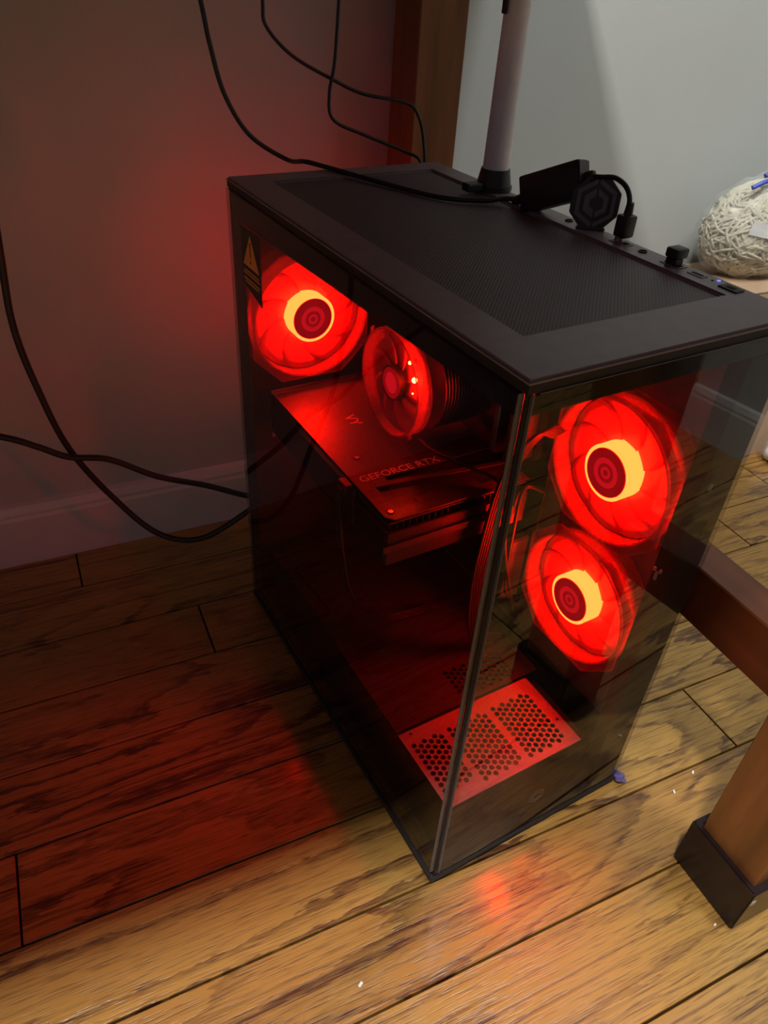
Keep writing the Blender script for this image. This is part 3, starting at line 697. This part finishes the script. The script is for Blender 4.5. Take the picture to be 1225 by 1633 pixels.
# adapter block leaning on the badge
ad = thing('display_adapter', 'black oblong cable adapter tilted above the case lid', 'adapter', (0.186, 0.205, ZT))
p0, p1 = Vector((0.1800, 0.2320, 0.4600)), Vector((0.1870, 0.1810, 0.4825))    # axis of the block
d = (p1-p0).normalized(); up = Vector((0.12, 0, 1)); s = d.cross(up).normalized(); t2 = s.cross(d).normalized()
AX = Matrix(((d.x, s.x, t2.x, p0.x), (d.y, s.y, t2.y, p0.y), (d.z, s.z, t2.z, p0.z), (0, 0, 0, 1)))
Lb = (p1-p0).length
MB().box(0, Lb, -0.0060, 0.0060, -0.0130, 0.0130, 0.0016, AX, 2).build('body', 'adapter', ad, smooth_=40)
MB().box(Lb+0.0001, Lb+0.0008, -0.0052, 0.0052, -0.0120, 0.0120, 0.0003, AX).build('end_face', 'adapterend', ad, 'grey end face')
for k in range(3): MB().box(0.010, 0.034, -0.0062, -0.00601, 0.004-k*0.0045, 0.0052-k*0.0045, 0, AX).build('marking', 'badge', ad, 'faint raised marking')
ltr = lambda x, y, z: tuple(AX @ Vector((x, y, z)))
MB().cyl(ltr(-0.011, 0, -0.002), tuple(d), 0.0030, 0.011, 16, 0.0042).build('strain_relief', 'adapter', ad, smooth_=40)
MB().box(Lb+0.0009, Lb+0.0090, -0.0025, 0.0025, -0.0040, 0.0040, 0.001, AX).build('strain_relief', 'adapter', ad)
MB().tube([ltr(Lb+0.008, 0, 0), (0.1885, 0.1660, 0.4870), (0.1890, 0.1550, 0.4890), (0.1890, 0.1445, 0.4865), (0.1887, 0.1385, 0.4810), (0.1885, 0.1365, 0.4740)], 0.0017, 10, 8).build('cord', 'cable', ad, smooth_=60)
# plug standing in the port, joined to the adapter by its short cord
MB().box(0.1833, 0.1937, 0.1310, 0.1410, 0.4560, 0.4705, 0.0016, seg=2).build('plug', 'adapter', ad, 'black plug standing in the port', smooth_=40)
MB().cyl((0.1885, 0.1360, 0.4706), (0, 0, 1), 0.0030, 0.0075, 16, 0.0024).build('strain_relief', 'adapter', ad, smooth_=40)
MB().box(0.1850, 0.1920, 0.1325, 0.1395, ZT+0.0006, 0.4559).build('plug_shell', 'steel', ad, 'bare metal shell of the plug')

# octagonal badge standing on the lid
bd = thing('octagonal_badge', 'dark octagonal badge with a split grey hexagon, standing on the lid', 'badge', (0.1895, 0.1665, ZT))
bn = Vector((-0.62, -0.78, 0.12)).normalized(); bx = Vector((0, 0, 1)).cross(bn).normalized(); by = bn.cross(bx)
BX = Matrix(((bx.x, by.x, bn.x, 0.1895), (bx.y, by.y, bn.y, 0.1680), (bx.z, by.z, bn.z, ZT+0.0175), (0, 0, 0, 1)))
b0 = MB().prism([(0.0180*math.cos(a), 0.0190*math.sin(a)) for a in [math.pi/8+i*math.pi/4 for i in range(8)]], -0.0025, 0, BX)
bmesh.ops.bevel(b0.bm, geom=list(b0.bm.edges), offset=0.0005, affect='EDGES')
b0.build('plate', 'badge', bd)
hx = lambda r, sx=1: [(r*math.cos(a)*sx, r*math.sin(a)*1.1) for a in [math.pi/2+i*math.pi/3 for i in range(6)]]
def halfhex(r0, r1, side):
    H0, H1 = hx(r0), hx(r1); idx = (0, 1, 2, 3) if side < 0 else (0, 5, 4, 3)
    dx = 0.0007*side
    return [(H0[i][0]+dx, H0[i][1]) for i in idx] + [(H1[i][0]+dx, H1[i][1]) for i in reversed(idx)]
for side in (-1, 1):
    MB().prism(halfhex(0.0145, 0.0115, side), 0.0001, 0.0008, BX).build('emblem_bar', 'badgegrey', bd)
    MB().prism(halfhex(0.0085, 0.0050 if side > 0 else 0.0040, side), 0.0001, 0.0008, BX).build('emblem_bar', 'badgegrey', bd)
MB().box(-0.0100, 0.0100, -0.0175, -0.0155, -0.0040, 0.0015, 0.0006, BX).build('stand', 'badge', bd)
# little dongle
dg = thing('usb_dongle', 'tiny black dongle plugged in near the right end of the lid', 'dongle', (0.1885, 0.0895, ZT))
MB().box(0.1835, 0.1945, 0.0845, 0.0945, 0.4565, 0.4630, 0.0014, seg=2).build('cap', 'adapter', dg, smooth_=40)
MB().box(0.1845, 0.1915, 0.0850, 0.0935, ZT+0.0006, 0.4564, 0.0004).build('plug_shell', 'adapter', dg)

# ------------------------------------------------------------------ cables outside (room frame)
WC = 'loose black cables'
e0 = lambda u, v, z: tuple(ROOM @ Vector((u, v, z)))
cable('display_cable', [e0(-0.060, 0.440, 0.72), e0(-0.040, 0.436, 0.60), e0(-0.0335, 0.430, 0.562), e0(-0.029, 0.430, 0.535), e0(-0.020, 0.430, 0.501), e0(-0.001, 0.429, 0.471), e0(0.028, 0.420, 0.4530),
       (0.0700, 0.3850, 0.4575), (0.0850, 0.3740, 0.4545), (0.1080, 0.3250, 0.4525), (0.1300, 0.2720, 0.4525), (0.1560, 0.2500, 0.4535), (0.1700, 0.2450, 0.4550), ltr(-0.004, 0, -0.002)], 0.0019,
      'black cable hanging down and crossing the case lid to the adapter', WC)
cable('thin_cable', [e0(0.010, 0.46, 0.71), e0(0.0235, 0.458, 0.60), e0(0.0228, 0.457, 0.563), e0(0.025, 0.456, 0.546), e0(0.0465, 0.455, 0.526), e0(0.082, 0.453, 0.509), e0(0.111, 0.45, 0.498), e0(0.152, 0.445, 0.4915),
       e0(0.163, 0.440, 0.4810), e0(0.168, 0.435, 0.4600), e0(0.166, 0.425, 0.4300), e0(0.160, 0.420, 0.3600)], 0.0015, 'thin cable looping right across the desk leg, higher of two', WC)
cable('thin_cable', [e0(0.090, 0.45, 0.71), e0(0.0865, 0.45, 0.60), e0(0.086, 0.45, 0.566), e0(0.083, 0.45, 0.522), e0(0.0785, 0.45, 0.498), e0(0.082, 0.448, 0.478), e0(0.113, 0.445, 0.465),
       e0(0.149, 0.435, 0.4525), e0(0.161, 0.425, 0.4450), e0(0.1600, 0.415, 0.4200), e0(0.152, 0.412, 0.3500)], 0.0015, 'thin cable dropping straight then bending right behind the lid', WC)
cable('mains_cable', [e0(-0.190, 0.46, 0.70), e0(-0.200, 0.46, 0.52), e0(-0.2125, 0.46, 0.382), e0(-0.217, 0.46, 0.315), e0(-0.210, 0.46, 0.252), e0(-0.195, 0.46, 0.182), e0(-0.163, 0.457, 0.115), e0(-0.125, 0.44, 0.068),
       e0(-0.0820, 0.422, 0.062), e0(-0.0300, 0.415, 0.090), e0(0.010, 0.412, 0.120), e0(0.060, 0.412, 0.130)], 0.0032, 'thick black cord swooping low past the baseboard to the case', WC)
cable('mains_cable', [e0(-0.42, 0.455, 0.300), e0(-0.340, 0.455, 0.250), e0(-0.2520, 0.45, 0.214), e0(-0.222, 0.45, 0.196), e0(-0.197, 0.45, 0.179), e0(-0.160, 0.45, 0.168), e0(-0.1160, 0.448, 0.138), e0(-0.0640, 0.445, 0.115),
       e0(-0.0190, 0.435, 0.096), e0(0.030, 0.425, 0.085), e0(0.080, 0.420, 0.09)], 0.0032, 'thick black cord coming from the left along the wall to the case', WC)

# ------------------------------------------------------------------ corner: cardboard box, bag of yarn, plastic
cb = thing('cardboard_box', 'brown cardboard box in the corner under the bag of yarn', 'box', (0.72, 0.46, 0), room=True)
bx0, bx1, by0, by1, bz = 0.600, 0.806, 0.402, 0.520, 0.272
m = MB(ROOM)
m.box(bx0, bx1, by0, by0+0.003, 0.0005, bz); m.box(bx0, bx1, by1-0.003, by1, 0.0005, bz); m.box(bx0, bx0+0.003, by0+0.0031, by1-0.0031, 0.0005, bz); m.box(bx1-0.003, bx1, by0+0.0031, by1-0.0031, 0.0005, bz)
m.box(bx0+0.0031, bx1-0.0031, by0+0.0031, by1-0.0031, 0.0005, 0.0030)
m.build('walls', 'card', cb)
for s_ in (0, 1):
    MB(ROOM).box(bx0, bx1, 0, 0.057, 0, 0.003, 0.0006, Matrix.Translation((0, by0 if s_ == 0 else by1, bz+0.001)) @ (Matrix.Rotation(0.10, 4, 'X') if s_ == 0 else Matrix.Diagonal((1, -1, 1, 1)) @ Matrix.Rotation(0.01, 4, 'X'))).build('flap', 'card', cb)
MB(ROOM).box((bx0+bx1)/2-0.02, (bx0+bx1)/2+0.02, by0-0.0006, by0-0.0001, 0.10, bz).build('tape', 'whiteplast', cb)

yb = thing('yarn_bag', 'clear plastic bag stuffed with cream yarn on the cardboard box', 'bag', (0.70, 0.455, bz+0.006), room=True)
rnd = random.Random(3)
BC = Vector((0.694, 0.462, 0.337)); BR = Vector((0.089, 0.050, 0.060))
core = MB(ROOM); core.sphere(BC, 1.0, BR*0.96, 4)
for v in core.bm.verts:
    c_ = v.co; k = 1 + 0.045*math.sin(c_.x*140+c_.z*60) + 0.045*math.sin(c_.z*150+c_.y*90); o_ = ROOM @ BC; v.co = o_ + (c_-o_)*k
    if v.co.z < bz+0.0085: v.co.z = bz+0.0085
core.build('yarn_heap', 'yarn', yb, smooth_=180)
st_ = MB(ROOM)
for k in range(520):
    aa = rnd.uniform(math.pi*0.85, math.pi*2.15); ee = rnd.uniform(-0.9, 1.4)
    P = []; da = rnd.uniform(-0.2, 0.2); de = rnd.uniform(-0.2, 0.2)
    for i in range(5):
        rr = 0.99 + rnd.uniform(-0.02, 0.04)
        P.append((BC.x+BR.x*rr*math.cos(aa)*math.cos(ee), BC.y+BR.y*rr*math.sin(aa)*math.cos(ee), max(bz+0.011, BC.z+BR.z*rr*math.sin(ee))))
        aa += da; ee += de; da += rnd.uniform(-0.1, 0.1); de += rnd.uniform(-0.1, 0.1)
    st_.tube(P, 0.0018, 5, 3)
st_.build('yarn_strand', 'yarn', yb, smooth_=90, kind='stuff')
fm = MB(ROOM); fm.sphere(BC, 1.0, BR*1.10, 4)
for v in fm.bm.verts:
    o_ = ROOM @ BC; d_ = v.co-o_
    k = 1.0 + 0.045*math.sin(v.co.x*90+v.co.z*210) * math.cos(v.co.y*120) + (0.30*max(0, d_.z/BR.z-0.6) if d_.x > 0.0 else 0)
    v.co = o_ + d_*k
    if v.co.z < bz+0.0065: v.co.z = bz+0.0065
fm.build('plastic_film', 'film', yb, 'clear crumpled plastic film', smooth_=180)
MB(ROOM).box(-0.022, 0.022, 0, 0.0005, -0.008, 0.008, 0, Matrix.Translation((0.650, 0.4130, 0.350)) @ Matrix.Rotation(-0.45, 4, 'Z') @ Matrix.Rotation(0.15, 4, 'Y')).build('paper_label', 'whiteplast', yb, 'blank white label')
for P in ([(0.645, 0.440, 0.409), (0.664, 0.438, 0.416), (0.700, 0.436, 0.420)], [(0.630, 0.440, 0.3960), (0.640, 0.438, 0.4010), (0.652, 0.437, 0.4045)]):
    MB(ROOM).tube(P, 0.0030, 6, 3).build('printed_strip', 'blueplast', yb, 'blue printed strip at the top of the bag')

cw = MB(ROOM); cw.sphere((0.797, 0.375, 0.019), 0.019, (0.9, 0.9, 1.0), 3)
for v in cw.bm.verts:
    o_ = ROOM @ Vector((0.797, 0.375, 0.019)); v.co = o_ + (v.co-o_)*(1+0.10*math.sin(v.co.x*300+v.co.z*200)+0.07*math.sin(v.co.y*350))
    v.co.z = max(v.co.z, 0.0004)
o = cw.build('crumpled_tissue', 'whiteplast', smooth_=180); tag(o, 'crumpled white tissue on the floor by the cardboard box', 'tissue')

# small litter on the floor
for (x, y, l, rz, lb) in ((-0.0874, -0.0373, 0.0042, 0.4, 'white lint flake on the lit board in front of the case, lower left'),
                          (0.2413, -0.0360, 0.0036, 1.0, 'white crumb on the floor right of the case, nearer to the foot cap'),
                          (0.2733, -0.0300, 0.0036, 0.6, 'white crumb on the floor right of the case, farther from the case'),
                          (0.1794, -0.1351, 0.0028, 0.2, 'white crumb beside the front corner of the foot cap')):
    o = MB().box(-l/2, l/2, -l/4, l/4, 0, 0.0009, 0.0003, Matrix.Translation((x, y, 0.0001)) @ Matrix.Rotation(rz, 4, 'Z')).build('crumb', 'lint')
    tag(o, lb, 'crumb', 'white crumbs on the floor')
vi = MB(); vi.sphere((0.2030, -0.0020, 0.0055), 0.0058, (0.75, 1.1, 0.95), 3)
for v in vi.bm.verts:
    o_ = Vector((0.203, -0.002, 0.0055)); v.co = o_ + (v.co-o_)*(1+0.18*math.sin(v.co.x*900)+0.18*math.sin(v.co.z*1100+v.co.y*700)); v.co.z = max(v.co.z, 0.0002)
o = vi.build('violet_scrap', 'violet', smooth_=70); tag(o, 'violet foil scrap at the right bottom corner of the case', 'scrap')
